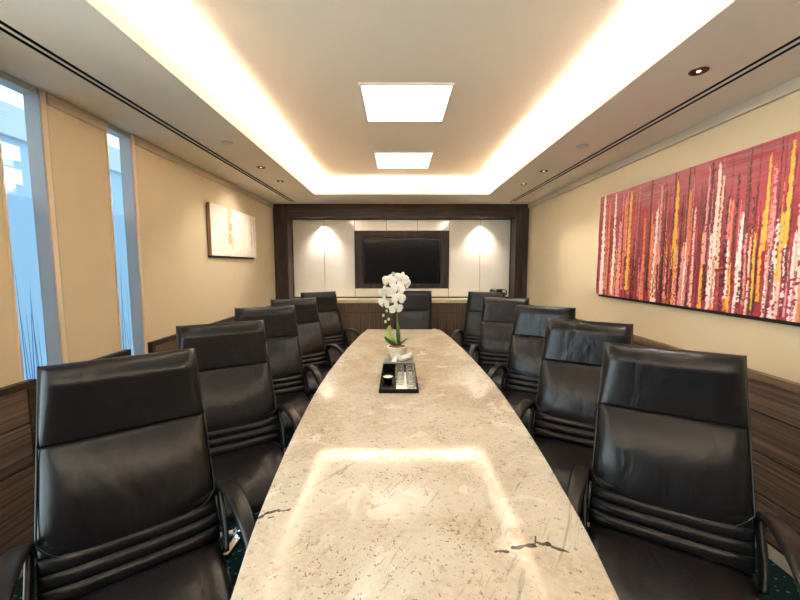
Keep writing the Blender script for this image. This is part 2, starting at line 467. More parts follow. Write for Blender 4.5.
# ---------------------------------------------------------------- cabinet wall
YP = 5.80
cab = thing('wall_cabinet', 'cream glass fronted cabinet wall in the dark timber portal', 'cabinet', (0, YP, 0))
obj('carcass', B((PIN0, -.672, .025, .07, 1.0, ZS), (.785, PIN1, .025, .07, 1.0, ZS), (-.672, .785, .025, .07, 2.043, ZS), (-.672, .785, .025, .07, 1.0, 1.154)), M['gap'], cab)
g = .003
for x0, x1 in ((PIN0+.012, -1.147), (-1.147, -.677), (.79, 1.273), (1.273, PIN1-.012)):
    obj('door', B((x0+g, x1-g, 0, .022, 1.022, ZS-.012)), M['glosswhite'], cab, bevel=.002)
for x0, x1 in ((-.677, -.185), (-.185, .293), (.293, .79)):
    obj('upper_panel', B((x0+g, x1-g, 0, .022, 2.048, ZS-.012)), M['glosswhite'], cab, bevel=.002)
obj('lower_panel', B((-.677+g, .79-g, 0, .022, 1.022, 1.15)), M['glosswhite'], cab, bevel=.002)

sur = thing('television_surround', 'dark timber box surround framing the television', 'panel', (.056, YP, 1.598))
obj('back_panel', B((-.722, .722, .03, .07, -.44, .44)), M['wenge_h'], sur)
bm = B((-.722, -.612, -.012, .03, -.44, .44), (.612, .722, -.012, .03, -.44, .44), (-.612, .612, -.012, .03, .36, .44), (-.612, .612, -.012, .03, -.44, -.365))
obj('frame', bm, M['wenge'], sur, bevel=.003)
tv = thing('television', 'black flat television mounted in the dark timber surround', 'television', (.056, YP, 1.575))
obj('housing', B((-.597, .597, -.005, .028, -.352, .352)), M['tvbezel'], tv, bevel=.004)
obj('screen', B((-.580, .580, -.009, -.004, -.318, .336)), M['tvscreen'], tv)
obj('bezel', B((-.597, .597, -.012, -.005, .336, .352), (-.597, .597, -.012, -.005, -.352, -.318), (-.597, -.58, -.012, -.005, -.318, .336), (.58, .597, -.012, -.005, -.318, .336)), M['tvbezel'], tv, bevel=.002)

cr = thing('credenza', 'brown vertical grain credenza built under the cream counter', 'cabinet', (.055, YB+.02, 0))
hw = (PIN1-PIN0)/2
obj('body', B((-hw, hw, .02, .25, .08, ZW)), M['gap'], cr)
obj('plinth', B((-hw, hw, .05, .25, 0, .08)), M['black'], cr)
for k in range(4):
    x0 = -hw+2*hw*k/4; x1 = x0+2*hw/4
    obj('drawer', B((x0+.0015, x1-.0015, 0, .02, .797, ZW-.006)), M['ribwood'], cr)
    obj('door', B((x0+.0015, x1-.0015, 0, .02, .085, .789)), M['ribwood'], cr)
tag(obj('countertop', B((PIN0+.002, PIN1-.002, YB-.012, YP+.02, ZW, 1.0)), M['counter'], bevel=.004), 'cream counter slab on top of the brown credenza', 'countertop')

# desk phone at the right end of the counter
ph = thing('desk_telephone', 'small black desk telephone at the right end of the cream counter', 'telephone', (1.535, 5.69, 1.0), .25); ph.scale = (1.25,)*3
bm = bmesh.new(); box(bm, -.085, .085, -.07, .07, 0, .02)
for v in bm.verts:
    if v.co.z > .01 and v.co.y > 0: v.co.z = .085
obj('body', bm, M['blackplastic'], ph, bevel=.006)
bm = bmesh.new(); sweep(bm, spline([(-.06, -.055, .055), (-.062, -.03, .085), (-.062, .03, .105), (-.06, .055, .09)], 6), rrect(.02, .012, .008))
obj('handset', bm, M['blackplastic'], ph, smooth=True)
bm = bmesh.new(); box(bm, 0, .07, .01, .05, .07, .115); obj('display', bm, M['tvscreen'], ph, bevel=.003)
bm = bmesh.new(); sweep(bm, spline([(.075, .0, .02), (.11, -.02, .06), (.10, -.02, .10), (.06, .0, .115)], 6), circ(.006, 6), up=Vector((0, 1, 0)))
obj('cord', bm, M['blackplastic'], ph, smooth=True)

# ---------------------------------------------------------------- ceiling fittings
def light_panel(y, label):
    t = thing('ceiling_light', label, 'ceiling light', (.051, y, ZU), 0, 'square ceiling light panels')
    h = .273
    obj('frame', B((-h-.014, -h, -h-.014, h+.014, -.012, 0), (h, h+.014, -h-.014, h+.014, -.012, 0), (-h, h, -h-.014, -h, -.012, 0), (-h, h, h, h+.014, -.012, 0)), M['whiteplastic'], t)
    obj('diffuser', B((-h, h, -h, h, -.008, -.002)), M['panel_light'], t)
light_panel(2.592, 'square white ceiling light panel nearer the camera, the larger in view')
light_panel(3.925, 'square white ceiling light panel nearer the television wall, the smaller in view')

def led(name, x0, x1, y0, y1, label):
    tag(obj(name, B((x0, x1, y0, y1, ZC+T, ZC+T+.012)), M['led']), label, 'strip light', 'led strips in the ceiling cove')
led('cove_light', TX0-.14, TX0-.10, TY0, TY1, 'warm white strip light hidden in the left side ceiling cove')
led('cove_light', TX1+.10, TX1+.14, TY0, TY1, 'warm white strip light hidden in the right side ceiling cove')
led('cove_light', TX0, TX1, TY1+.10, TY1+.14, 'warm white strip light hidden in the far ceiling cove by the television wall')

def area(name, loc, rot, sx, sy, e, col=(1, 1, .99)):
    d = bpy.data.lights.new(name, 'AREA'); d.shape = 'RECTANGLE'; d.size = sx; d.size_y = sy; d.energy = e; d.color = col
    o = bpy.data.objects.new(name, d); COL.objects.link(o); o.location = loc; o.rotation_euler = rot; return o
CE = 15.; RWE = 26.; TILT = 0.
ly = (TY0+TY1)/2; lx = (TX0+TX1)/2
# strips lie in the trough and throw their light up and inwards across the upper ceiling
zl = ZC+T+.016
area('cove_lamp', (TX0-.12, ly, zl), (0, PI+math.radians(TILT), 0), .04, TY1-TY0, CE)
area('cove_lamp', (TX1+.12, ly, zl), (0, PI-math.radians(TILT), 0), .04, TY1-TY0, CE)
area('cove_lamp', (lx, TY1+.12, zl), (PI+math.radians(TILT), 0, 0), TX1-TX0, .04, CE*.55)
area('cove_lamp', (lx, TY0-.12, zl), (PI-math.radians(TILT), 0, 0), TX1-TX0, .04, CE*.55)

# warm fill lamp standing in for daylight through the unseen window
area('window_fill', (XG-.04, (LWY0+LWY1)/2, (LWZ0+LWZ1)/2), (0, -PI/2, 0), LWZ1-LWZ0, LWY1-LWY0, RWE, (1, .90, .77))

def downlight(x, y, z, label, e, aim=(0, 0), ang=92, name='downlight', group='recessed downlights'):
    t = thing(name, label, 'downlight', (x, y, z), 0, group)
    bm = bmesh.new(); lathe(bm, [(.040, 0), (.040, -.003), (.033, -.006), (.028, -.001), (.028, 0)], 24, closed=False)
    obj('trim_ring', bm, M['copper'], t, smooth=True)
    bm = bmesh.new(); lathe(bm, [(0, -.0012), (.028, -.0012), (.028, 0), (0, 0)], 24); obj('reflector', bm, M['copper'], t)
    bm = bmesh.new(); lathe(bm, [(0, -.0045), (.006, -.004), (.009, -.0015)], 16); obj('bulb', bm, M['bulb'], t, smooth=True)
    d = bpy.data.lights.new('downlight_beam', 'SPOT'); d.energy = e; d.spot_size = math.radians(ang); d.spot_blend = .9; d.shadow_soft_size = .03; d.color = (1, .94, .84)
    o = bpy.data.objects.new('downlight_beam', d); COL.objects.link(o); o.location = (x, y, z-.02)
    d.spot_blend = 1.
    o.rotation_euler = Vector((aim[0], aim[1], -1)).to_track_quat('-Z', 'Y').to_euler()
DE = 6.
downlight(1.405, 1.815, ZC, 'copper ringed downlight in the right soffit nearest the camera', DE, (.25, 0))
downlight(1.40, 3.65, ZC, 'copper ringed downlight second along the right soffit', DE, (.25, 0))
downlight(1.395, 4.21, ZC, 'copper ringed downlight at the far end of the right soffit', DE, (.25, 0))
downlight(-1.27, 3.53, ZC, 'copper ringed downlight in the left soffit nearer the camera', DE*.85, (-.38, .02))
downlight(-1.27, 4.09, ZC, 'copper ringed downlight at the far end of the left soffit', DE*1.05, (-.85, .08))
downlight(-1.14, 5.69, ZS, 'small downlight under the timber beam lighting the left cabinet doors', 11, (0, .03), 96)
downlight(1.27, 5.69, ZS, 'small downlight under the timber beam lighting the right cabinet doors', 11, (0, .03), 96)

def sprinkler(x, y, label):
    t = thing('sprinkler_cover', label, 'sprinkler', (x, y, ZC), 0, 'round sprinkler covers')
    bm = bmesh.new(); lathe(bm, [(0, -.010), (.034, -.010), (.038, -.007), (.038, -.004), (.030, -.003)], 24); obj('cover_plate', bm, M['whiteplastic'], t, smooth=True)
    bm = bmesh.new(); lathe(bm, [(.032, 0), (.043, 0), (.041, -.003), (.03, -.003)], 24); obj('collar', bm, M['cornice'], t)
sprinkler(-1.27, 2.84, 'small round white sprinkler cover in the left soffit')
sprinkler(1.40, 2.90, 'small round white sprinkler cover in the right soffit')

def slot_diffuser(xs, label):
    t = thing('air_diffuser', label, 'air vent', ((xs[0]+xs[1])/2, (SY0+SY1)/2, ZC), 0, 'twin slot air diffusers')
    c = (xs[0]+xs[1])/2; hl = (SY1-SY0)/2
    for s in xs:
        x = s-c
        obj('slot', B((x-SH, x-SH+.0012, -hl, hl, 0.001, .04), (x+SH-.0012, x+SH, -hl, hl, 0.001, .04), (x-SH, x+SH, -hl, hl, .038, .042)), M['black'], t)
slot_diffuser(SL, 'long twin black slot air diffuser along the left soffit')
slot_diffuser(SR, 'long twin black slot air diffuser along the right soffit')

# ---------------------------------------------------------------- paintings
def lerp(a, b, t): return tuple(x+(y-x)*t for x, y in zip(a, b))
def canvas(name, nu, nv, w, h, colfn, loc, rz, label, side, depth=.036):
    t = thing(name, label, 'painting', loc, rz)
    bm = bmesh.new(); lay = bm.verts.layers.float_color.new('paint')
    g = []
    for j in range(nv+1):
        row = []
        for i in range(nu+1):
            u = i/nu; v = j/nv
            c, hgt = colfn(u, v)
            p = bm.verts.new((u*w-w/2, -depth-.001-hgt, v*h-h/2)); p[lay] = (*c, 1); row.append(p)
        g.append(row)
    for j in range(nv):
        for i in range(nu): bm.faces.new((g[j][i], g[j][i+1], g[j+1][i+1], g[j+1][i]))
    obj('painted_canvas', bm, M['paint'], t, smooth=True)
    obj('stretcher', B((-w/2, w/2, -depth, -.012, -h/2, h/2)), side, t)
    obj('shadow_strip', B((-w/2+.01, w/2-.01, -.02, -.002, -h/2-.022, h/2-.02)), M['edge_and_shadow'], t)  # dark board jutting out below, standing in for the canvas's shadow on the wall
    return t

RW, RH = 2.10, .905
# strokes read along the canvas: u from its far (left) end, centre, width, v range, colour, how broken
WHT = (.86, .78, .72); PNK = (.80, .34, .36); YEL = (.86, .50, .06); ORG = (.78, .24, .09); DRK = (.09, .025, .025); MAR = (.26, .03, .05); CRM = (.85, .62, .48)
def px2u(px):
    r = (1.9)*370/(px-398.3); return (3.54-r)/RW
def zpx(z): return px2u(590+z/2.857)
def K(z, wpx, v0, v1, c, br):
    u = zpx(z); return (u, abs(zpx(z+wpx/2)-zpx(z-wpx/2)), v0, v1, c, br)
STR = [K(33, 10, 0, 1, WHT, .2), K(48, 7, 0, .95, ORG, .5), K(64, 8, .05, .97, WHT, .45), K(80, 12, 0, .7, PNK, .5), K(92, 6, .1, .9, ORG, .5), K(106, 9, .1, .95, YEL, .45),
       K(120, 8, 0, .6, DRK, .6), K(133, 9, 0, .85, MAR, .3), K(150, 8, .0, .7, ORG, .5), K(163, 7, .1, 1, DRK, .35), K(174, 9, .05, .65, ORG, .4), K(183, 12, 0, .75, WHT, .3),
       K(192, 9, .35, .95, PNK, .5), K(205, 9, 0, .9, DRK, .5), K(215, 7, .0, .5, YEL, .6), K(236, 12, .3, .93, YEL, .15), K(240, 8, 0, .5, YEL, .5), K(226, 8, 0, .6, MAR, .4), K(252, 8, .1, .8, DRK, .55),
       K(272, 15, .35, .85, ORG, .2), K(262, 14, 0, .45, PNK, .4), K(270, 8, 0, .5, WHT, .35), K(290, 8, .0, .7, CRM, .55), K(266, 6, .5, 1, DRK, .4), K(306, 8, .0, .8, MAR, .4), K(318, 9, 0, .55, YEL, .55),
       K(330, 10, .1, 1, DRK, .5), K(322, 8, .35, .95, PNK, .45), K(350, 15, .05, .95, WHT, .25), K(340, 9, .0, .5, WHT, .5), K(362, 10, .3, .9, CRM, .5), K(380, 15, .0, .75, DRK, .65), K(393, 14, 0, .7, ORG, .6), K(405, 12, .2, .85, DRK, .6), K(400, 8, 0, .3, YEL, .5),
       K(425, 13, .12, .62, WHT, .3), K(418, 8, 0, .4, WHT, .5), K(436, 10, .45, 1, DRK, .4), K(440, 9, .1, .5, PNK, .5), K(452, 10, .05, .7, DRK, .65), K(465, 12, .05, .5, YEL, .35), K(475, 8, .0, .6, DRK, .55), K(490, 11, .4, .9, YEL, .2), K(484, 8, .1, .6, YEL, .45), K(508, 14, .1, .85, PNK, .6),
       K(515, 9, 0, .4, DRK, .6), K(527, 18, .0, .55, WHT, .55), K(541, 10, .0, .5, CRM, .55), K(551, 15, .42, .96, YEL, .15), K(538, 12, .25, .6, YEL, .45), K(562, 8, .2, .9, DRK, .55), K(580, 11, 0, .5, WHT, .5), K(590, 14, .3, 1, CRM, .5), K(600, 16, 0, .6, WHT, .5)]
rs = random.Random(4)
u0 = zpx(608)
while u0 < 1.0:
    STR.append((u0, rs.uniform(.006, .016), rs.choice((0, .1, .3)), rs.uniform(.5, 1), rs.choice((WHT, PNK, YEL, ORG, DRK, MAR, CRM)), rs.uniform(.2, .6))); u0 += rs.uniform(.008, .02)
for k in range(340):
    v0 = rs.uniform(0, .5)
    STR.insert(0, (rs.uniform(0, 1), rs.uniform(.002, .006), v0, v0+rs.uniform(.2, .6), rs.choice((PNK, MAR, DRK, ORG, DRK, MAR)), rs.uniform(.35, .65)))
for k in range(70):
    STR.append((rs.uniform(0, 1), rs.uniform(.004, .011), rs.uniform(-.05, .12), rs.uniform(.22, .5), rs.choice((WHT, PNK, ORG, DRK, DRK, YEL)), rs.uniform(.5, .72)))
BK = {}
for s in STR:
    for k in range(int((s[0]-s[1]*1.2-.006)*60), int((s[0]+s[1]*1.2+.006)*60)+1): BK.setdefault(k, []).append(s)
def red_paint(u, v):
    X = u*RW; Z = v*RH
    n1 = noise.noise((X*3, Z*9, 1.3)); n2 = noise.noise((X*40, Z*8, 5.1)); n3 = noise.noise((X*5, Z*70, 2.2))
    c = lerp((.33, .016, .030), (.50, .06, .085), min(1, max(0, .5+n1*.9)))
    if v > .70: c = lerp(c, (.40, .10, .13), max(0, min(1, (.5+n3*1.6)))*min(1, (v-.70)*6))
    else: c = lerp(c, MAR, max(0, n2*1.1))
    h = .001+.001*n3
    wob = .0022*noise.noise((Z*4, X*2, 9.)) + .0012*noise.noise((Z*22, X*6, 3.))
    fine = noise.noise((X*55, Z*95, 7.7)); fine2 = noise.noise((X*95, Z*60, 4.4))
    for (su, w, v0, v1, sc, br) in BK.get(int(u*60), ()):
        vv0 = v0-.03+.05*noise.noise((su*90, 3., v*0)); vv1 = v1+.05*noise.noise((su*70, X*60, 8.))
        if v < vv0 or v > vv1: continue
        t = (v-vv0)/max(.01, vv1-vv0)
        ww = w*.55*(1.0-.5*t)*(1+.6*noise.noise((Z*30, su*50, 1.))+.5*fine)
        d = abs(u-su-wob)
        if d > ww: continue
        edge = 1-d/ww
        if fine*.9+fine2*.5 < br*2.1-1.25-edge*.35: continue
        k = .88+.12*fine2
        c = lerp(c, lerp(sc, (sc[0]*.75, sc[1]*.6, sc[2]*.6), max(0, fine2)), k)
        h = .0015+.003*edge**.5+.0015*fine
    return c, max(0, h)
canvas('abstract_painting', 520, 200, RW, RH, red_paint, (XR, 3.54-RW/2, 1.6925), -PI/2, 'long red abstract painting with yellow and white streaks on the right wall', M['edge_and_shadow'])

LW, LH = 1.13, .505
def pale_paint(u, v):
    X = u*LW; Z = v*LH
    n = noise.noise((X*6, Z*4, 2.)); f = noise.noise((X*60, Z*14, 1.)); q = noise.noise((X*30, Z*60, 6.))
    c = lerp((.88, .83, .76), (.84, .73, .65), max(0, min(1, .3+n)))
    def streak(c, u0, w, v0, v1, col, k):
        d = abs(u-u0-.008*noise.noise((Z*12, u0*9, 0.)))/w
        if d < 1 and v0+.08*f < v < v1+.06*f and f+q*.6 > -.35+d*.55: return lerp(c, col, k*(1-.5*d))
        return c
    c = streak(c, .36, .05, .25, 1.1, (.55, .33, .10), .9)
    c = streak(c, .395, .03, .16, 1.0, (.66, .40, .10), .95)
    c = streak(c, .33, .03, .45, 1.1, (.72, .56, .35), .7)
    c = streak(c, .46, .02, .2, .9, (.80, .66, .48), .6)
    c = streak(c, .88, .025, .12, .95, (.50, .36, .34), .75)
    c = streak(c, .94, .02, .2, .92, (.55, .40, .38), .7)
    c = streak(c, .84, .02, .2, 1.0, (.80, .62, .45), .5)
    c = streak(c, .97, .015, .1, .9, (.62, .48, .42), .6)
    if v < .16 and abs(q) < .10+.05*f: c = lerp(c, (.66, .55, .45), .6)
    return c, .001+.0015*max(0, q)
canvas('abstract_painting', 200, 90, LW, LH, pale_paint, (XL, 3.62+LW/2, 1.862), PI/2, 'small pale cream painting with a gold streak on the left wall', M['canvas_tan'], .042)

# ---------------------------------------------------------------- table
TC = .062
EDGE = [(.38, .375), (.60, .425), (.79, .452), (1.05, .492), (1.45, .530), (1.80, .552), (2.15, .567), (2.55, .570), (3.2, .548), (3.99, .494), (4.43, .440)]
def half(y):
    for (a, wa), (b, wb) in zip(EDGE, EDGE[1:]):
        if a <= y <= b: t = (y-a)/(b-a); return wa+(wb-wa)*t
pr = spline([(w, y, 0) for y, w in EDGE], 5)
tb = thing('conference_table', 'boat shaped cream granite conference table in the middle of the room', 'table', (TC, 2.4, 0))
pts = [(p.x, p.y-2.4) for p in pr]+[(-p.x, p.y-2.4) for p in reversed(pr)]
bm = bmesh.new(); extrude_poly(bm, pts, .705, .74)
# shift so the slab material reads room coordinates (object origin stays on the room axis)
top = obj('stone_top', bm, M['stone'], None, bevel=.004)
top.data.transform(Matrix.Translation((TC, 2.4, 0))); top.parent = tb; top.location = (-TC, -2.4, 0)
bm = bmesh.new(); extrude_poly(bm, [(x*.55, y*.80) for x, y in pts], .66, .7045); obj('apron', bm, M['wenge'], tb)
for y in (-1.05, 1.05):
    p = obj('pedestal', B((-.15, .15, y-.35, y+.35, .04, .66)), M['wenge'], tb, bevel=.01)
    obj('foot_plate', B((-.19, .19, y-.42, y+.42, 0, .04)), M['black'], p, bevel=.006)

# ---------------------------------------------------------------- chairs
PROF = [(.40, .160), (.476, .182), (.55, .205), (.63, .235), (.74, .287), (.84, .340), (.92, .380), (1.00, .414), (1.08, .444), (1.157, .470), (1.2, .484)]
WID = [(.40, .250), (.476, .252), (.63, .250), (.92, .246), (1.157, .239), (1.2, .238)]
def itp(T, z):
    if z <= T[0][0]: return T[0][1]
    for (a, x), (b, y) in zip(T, T[1:]):
        if z <= b: return x+(y-x)*(z-a)/(b-a)
    return T[-1][1]
def prof_y(z): return (itp(PROF, z-.02)+itp(PROF, z)*2+itp(PROF, z+.02))/4
def prof_n(z):
    d = Vector((0, prof_y(z+.01)-prof_y(z-.01), .02)).normalized()
    return Vector((0, -d.z, d.y))      # forward and slightly upward
def pad(bm, zb, zt, front, back, bulge, nu=26, nv=22, inset=0., sag=0., fall=6., roll=.5, skew=0., fb=None, ft=None, lin=0., side=None, shape=None):
    """upholstered pad: zb(s), zt(s) give its lower and upper edges; closed front and back sheets"""
    def P(s, t, off):
        z0 = zb-sag*(1-abs(s)**3.2); z = z0+(zt-z0)*t
        w = itp(WID, z)-inset
        p = Vector((s*w, prof_y(z), z)); return p+prof_n(z)*off
    def e(t, p):
        p = (fb or p) if t < .5 else (ft or p)
        return max(0., 1-abs(2*t-1)**p)**roll
    F, Bk = [], []
    for j in range(nv+1):
        # cluster rows towards the edges
        t = .5-.5*math.cos(PI*j/nv)
        r1, r2 = [], []
        for i in range(nu+1):
            s = -math.cos(PI*i/nu)
            k = e(t, fall)*(max(0, 1-abs(s)**(side or fall+4))**roll)
            cush = math.sin(PI*min(1, max(0, t+skew*math.sin(PI*t))))*(1-abs(s)**(6 if side else 3))
            if shape: r1.append(bm.verts.new(P(s, t, shape(t)*(max(0, 1-abs(s)**side)**roll))))
            else: r1.append(bm.verts.new(P(s, t, (front+lin*(1-t))*k+bulge*cush)))
            if i in (0, nu) or j in (0, nv): r2.append(r1[-1])
            else: r2.append(bm.verts.new(P(s, t, -back*k)))
        F.append(r1); Bk.append(r2)
    for j in range(nv):
        for i in range(nu):
            bm.faces.new((F[j][i], F[j][i+1], F[j+1][i+1], F[j+1][i]))
            q = (Bk[j][i], Bk[j+1][i], Bk[j+1][i+1], Bk[j][i+1])
            u = []
            for v in q:
                if v not in u: u.append(v)
            try: bm.faces.new(u)
            except ValueError: pass
    return P

def make_chair():
    t = thing('conference_chair', '', 'chair')
    L = M['leather']
    def hshape(t):
        if t < .68: return .010*min(1, t/.02)**.5+.054*(t/.68)**.85
        return .064*max(0, 1-((t-.68)/.32)**2)**.5
    bm = bmesh.new(); P = pad(bm, .905, 1.162, .042, .025, 0, roll=.5, nv=40, nu=34, side=13, shape=hshape)
    hd = obj('headrest', bm, L, t, smooth=True)
    bm = bmesh.new(); P2 = pad(bm, .645, .908, .024, .02, .020, sag=.085, fall=4.5, roll=.55, nv=30, nu=34, skew=-.08, ft=14, fb=3.4, side=14)
    bc = obj('back_cushion', bm, L, t, smooth=True)
    # piping round the cushion and the headrest sides
    bm = bmesh.new()
    path = [P2(1.0, 1-k/14, .012) for k in range(15)]
    path += [P2(1-2*k/40, 0, .012) for k in range(1, 41)]
    path += [P2(-1.0, k/14, .012) for k in range(1, 15)]
    sweep(bm, path, circ(.0034, 6), up=Vector((.3, 1, .2)))
    obj('piping', bm, M['stitch'], bc, smooth=True)
    bm = bmesh.new()
    sweep(bm, [P(1.0, k/14, .006) for k in range(15)], circ(.0034, 6), up=Vector((.3, 1, .2)))
    obj('piping', bm, M['stitch'], hd, smooth=True)
    bm = bmesh.new()
    sweep(bm, [P(-1.0, k/14, .006) for k in range(15)], circ(.0034, 6), up=Vector((.3, 1, .2)))
    obj('piping', bm, M['stitch'], hd, smooth=True)
    # lumbar pleats: stacked rolls between cushion and seat
    bm = bmesh.new()
    zs = [.695, .650, .608, .566, .524, .478]
    for a, b in zip(zs[1:], zs): pad(bm, a-.002, b+.002, .018, .03, .009, nu=22, nv=8, sag=.012, fall=2.4, roll=.55)
    obj('lumbar_pleats', bm, L, t, smooth=True)
    # back shell behind the upholstery
    bm = bmesh.new()
    nz = 16; ring = []
    for k in range(nz+1):
        z = .44+(1.145-.44)*k/nz; y = prof_y(z); n = prof_n(z); w = itp(WID, z)-.004
        row = []
        for off, ws in ((-.002, w), (-.024, w), (-.038, w-.02)):
            row.append(Vector((ws, y, z))+n*off)
        row += [Vector((-p.x, p.y, p.z)) for p in reversed(row)]
        ring.append([bm.verts.new(p) for p in row])
    for a, b in zip(ring, ring[1:]):
        for i in range(6): bm.faces.new((a[i], a[(i+1) % 6], b[(i+1) % 6], b[i]))
    bm.faces.new(ring[0]); bm.faces.new(list(reversed(ring[-1])))
    obj('back_shell', bm, L, t, smooth=False, bevel=.006)
    # seat
    bm = bmesh.new(); nu, nv = 26, 26
    top, bot = [], []
    for j in range(nv+1):
        tt = .5-.5*math.cos(PI*j/nv); y = .205-.485*tt
        r1, r2 = [], []
        for i in range(nu+1):
            s = -math.cos(PI*i/nu)
            w = .252-.012*tt-.05*max(0, tt-.8)**1.5*4
            k = max(0, 1-abs(2*tt-1)**7)**.5*max(0, 1-abs(s)**8)**.5
            zc = .425+.018*math.cos(tt*PI*.9)-.03*max(0, tt-.72)**1.2*4
            z = zc+.045*k+.012*math.sin(PI*tt)*(1-s*s)
            r1.append(bm.verts.new((s*w, y, z)))
            if i in (0, nu) or j in (0, nv): r2.append(r1[-1])
            else: r2.append(bm.verts.new((s*w, y, zc-.042*k)))
        top.append(r1); bot.append(r2)
    for j in range(nv):
        for i in range(nu):
            bm.faces.new((top[j][i], top[j][i+1], top[j+1][i+1], top[j+1][i]))
            u = []
            for v in (bot[j][i], bot[j+1][i], bot[j+1][i+1], bot[j][i+1]):
                if v not in u: u.append(v)
            try: bm.faces.new(u)
            except ValueError: pass
    st = obj('seat', bm, L, t, smooth=True)
    # loop arms wrapped in leather
    for s in (-1, 1):
        x = s*.288
        bm = bmesh.new()
        path = spline([(x-s*.022, .292, .598), (x-s*.004, .245, .650), (x, .150, .681), (x, .030, .686), (x, -.085, .662), (x, -.175, .600), (x, -.210, .510), (x-s*.012, -.180, .425), (x-s*.06, -.10, .380)], 6)
        sweep(bm, path, lambda q: rrect(.031*(.75+.25*math.sin(PI*min(1, q*1.6+.1)) if q < .6 else .8), .0145, .012))
        a = obj('armrest', bm, L, t, smooth=True)
        bm = bmesh.new()
        sweep(bm, spline([(x-s*.018, .262, .615), (x-s*.02, .215, .565), (x-s*.022, .165, .51), (x-s*.03, .120, .455)], 5), rrect(.008, .034, .006))
        obj('support_bracket', bm, L, a, smooth=True)
    # underframe
    bm = B((-.11, .11, -.10, .14, .34, .385)); obj('tilt_mechanism', bm, M['blackplastic'], t, bevel=.01)
    bm = bmesh.new(); sweep(bm, spline([(.08, -.06, .36), (.2, -.07, .355), (.285, -.075, .36)], 4), circ(.007, 8), up=Vector((0, 0, 1))); obj('tilt_lever', bm, M['chrome'], t, smooth=True)
    bm = bmesh.new(); lathe(bm, [(.018, .34), (.018, .22), (.028, .22), (.028, .085), (0, .085)], 18); obj('gas_column', bm, M['chrome'], t, smooth=False)
    bm = bmesh.new(); lathe(bm, [(0, .075), (.045, .075), (.045, .125), (.03, .135), (0, .135)], 20); obj('base_hub', bm, M['chrome'], t)
    for k in range(5):
        a = 2*PI*k/5+.3; d = Vector((math.cos(a), math.sin(a), 0))
        bm = bmesh.new()
        sweep(bm, [d*.03+Vector((0, 0, .105)), d*.16+Vector((0, 0, .098)), d*.295+Vector((0, 0, .075))], lambda q: rrect(.013, .024-.010*q, .007), up=Vector((0, 0, 1)))
        obj('base_leg', bm, M['chrome'], t, smooth=False)
        c = d*.29; sd = Vector((-d.y, d.x, 0))
        bm = bmesh.new()
        for sg in (-1, 1):
            ring0 = []
            for off in (.004, .022):
                ring0.append([bm.verts.new(c+sd*sg*off+d*(.026*math.cos(2*PI*i/14))+Vector((0, 0, .026+.026*math.sin(2*PI*i/14)))) for i in range(14)])
            for i in range(14): bm.faces.new((ring0[0][i], ring0[0][(i+1) % 14], ring0[1][(i+1) % 14], ring0[1][i]))
            bm.faces.new(ring0[0]); bm.faces.new(ring0[1])
        bm2 = bm; box(bm2, c.x-.006, c.x+.006, c.y-.006, c.y+.006, .02, .075)
        obj('caster', bm2, M['blackplastic'], t)
    return t

# top-of-back position and turn of every chair; the origin lies .47 in front of it
CH = [(-1.054, 1.402, 37.2, 'black leather chair in the left foreground, largest on that side'),
      (-1.073, 2.237, 31.7, 'black leather chair second from the camera on the left side, by the window strip'),
      (-1.126, 3.127, 27.5, 'black leather chair third from the camera along the left side of the table'),
      (-1.105, 3.895, 34.0, 'black leather chair fourth from the camera along the left side, below the pale painting'),
      (-1.057, 4.881, 33.3, 'black leather chair at the far end of the left side, by the cabinet wall'),
      (1.142, 1.528, -31.9, 'black leather chair in the right foreground, largest on that side'),
      (1.192, 2.299, -31.4, 'black leather chair second from the camera on the right side of the table'),
      (1.256, 3.150, -30.6, 'black leather chair third from the camera along the right side of the table'),
      (1.163, 3.986, -19.0, 'black leather chair fourth from the camera along the right side of the table'),
      (1.167, 4.868, -22.9, 'black leather chair at the far end of the right side, by the telephone'),
      (.215, 5.08, -6., 'black leather chair at the far head of the table, behind the orchid')]
proto = make_chair()
chairs = []
for i, (x, y, a, lab) in enumerate(CH):
    o = proto if i == 0 else copy_tree(proto)
    a = math.radians(a)
    o.location = (x+.47*math.sin(a), y-.47*math.cos(a), 0); o.rotation_euler = (0, 0, a)
    tag(o, lab, 'chair', 'black leather conference chairs'); chairs.append(o)

# ---------------------------------------------------------------- tray and its contents
ZT = .74
tr = thing('serving_tray', 'black lacquer tray holding glasses on the granite table', 'tray', (.003, 2.465, ZT))
obj('base', B((-.121, .121, -.29, .31, 0, .006)), M['lacquer'], tr)
obj('rim', B((-.121, -.114, -.29, .31, .006, .026), (.114, .121, -.29, .31, .006, .026), (-.114, .114, -.29, -.283, .006, .026), (-.114, .114, .303, .31, .006, .026)), M['lacquer'], tr, bevel=.0015)
tbx = thing('tissue_box', 'black tissue box with a grey lid at the back of the tray', 'tissue box', (.003, 2.69, ZT+.0062))
obj('body', B((-.110, .110, -.062, .062, 0, .055)), M['lacquer'], tbx, bevel=.002)
obj('lid', B((-.110, .110, -.062, .062, .055, .061)), M['boxtop'], tbx, bevel=.002)
bm = bmesh.new(); nn = 18; rows = []
for j in range(9):
    t = j/8
    rows.append([bm.verts.new(((.012+.036*t**.7*(1+.35*math.sin(3*a+2)))*math.cos(a)*1.3+.022+.012*t, (.012+.026*t**.7*(1+.35*math.cos(2*a)))*math.sin(a), .061+.052*t*(.75+.35*math.sin(2*a+.5)+.2*math.sin(5*a)))) for a in [2*PI*k/nn for k in range(nn)]])
for a, b in zip(rows, rows[1:]):
    for k in range(nn): bm.faces.new((a[k], a[(k+1) % nn], b[(k+1) % nn], b[k]))
bm.faces.new(rows[0])
cen = bm.verts.new((.03, 0, .085))
for k in range(nn): bm.faces.new((rows[-1][k], rows[-1][(k+1) % nn], cen))
obj('tissue', bm, M['tissue'], tbx, smooth=True)
bm = bmesh.new()
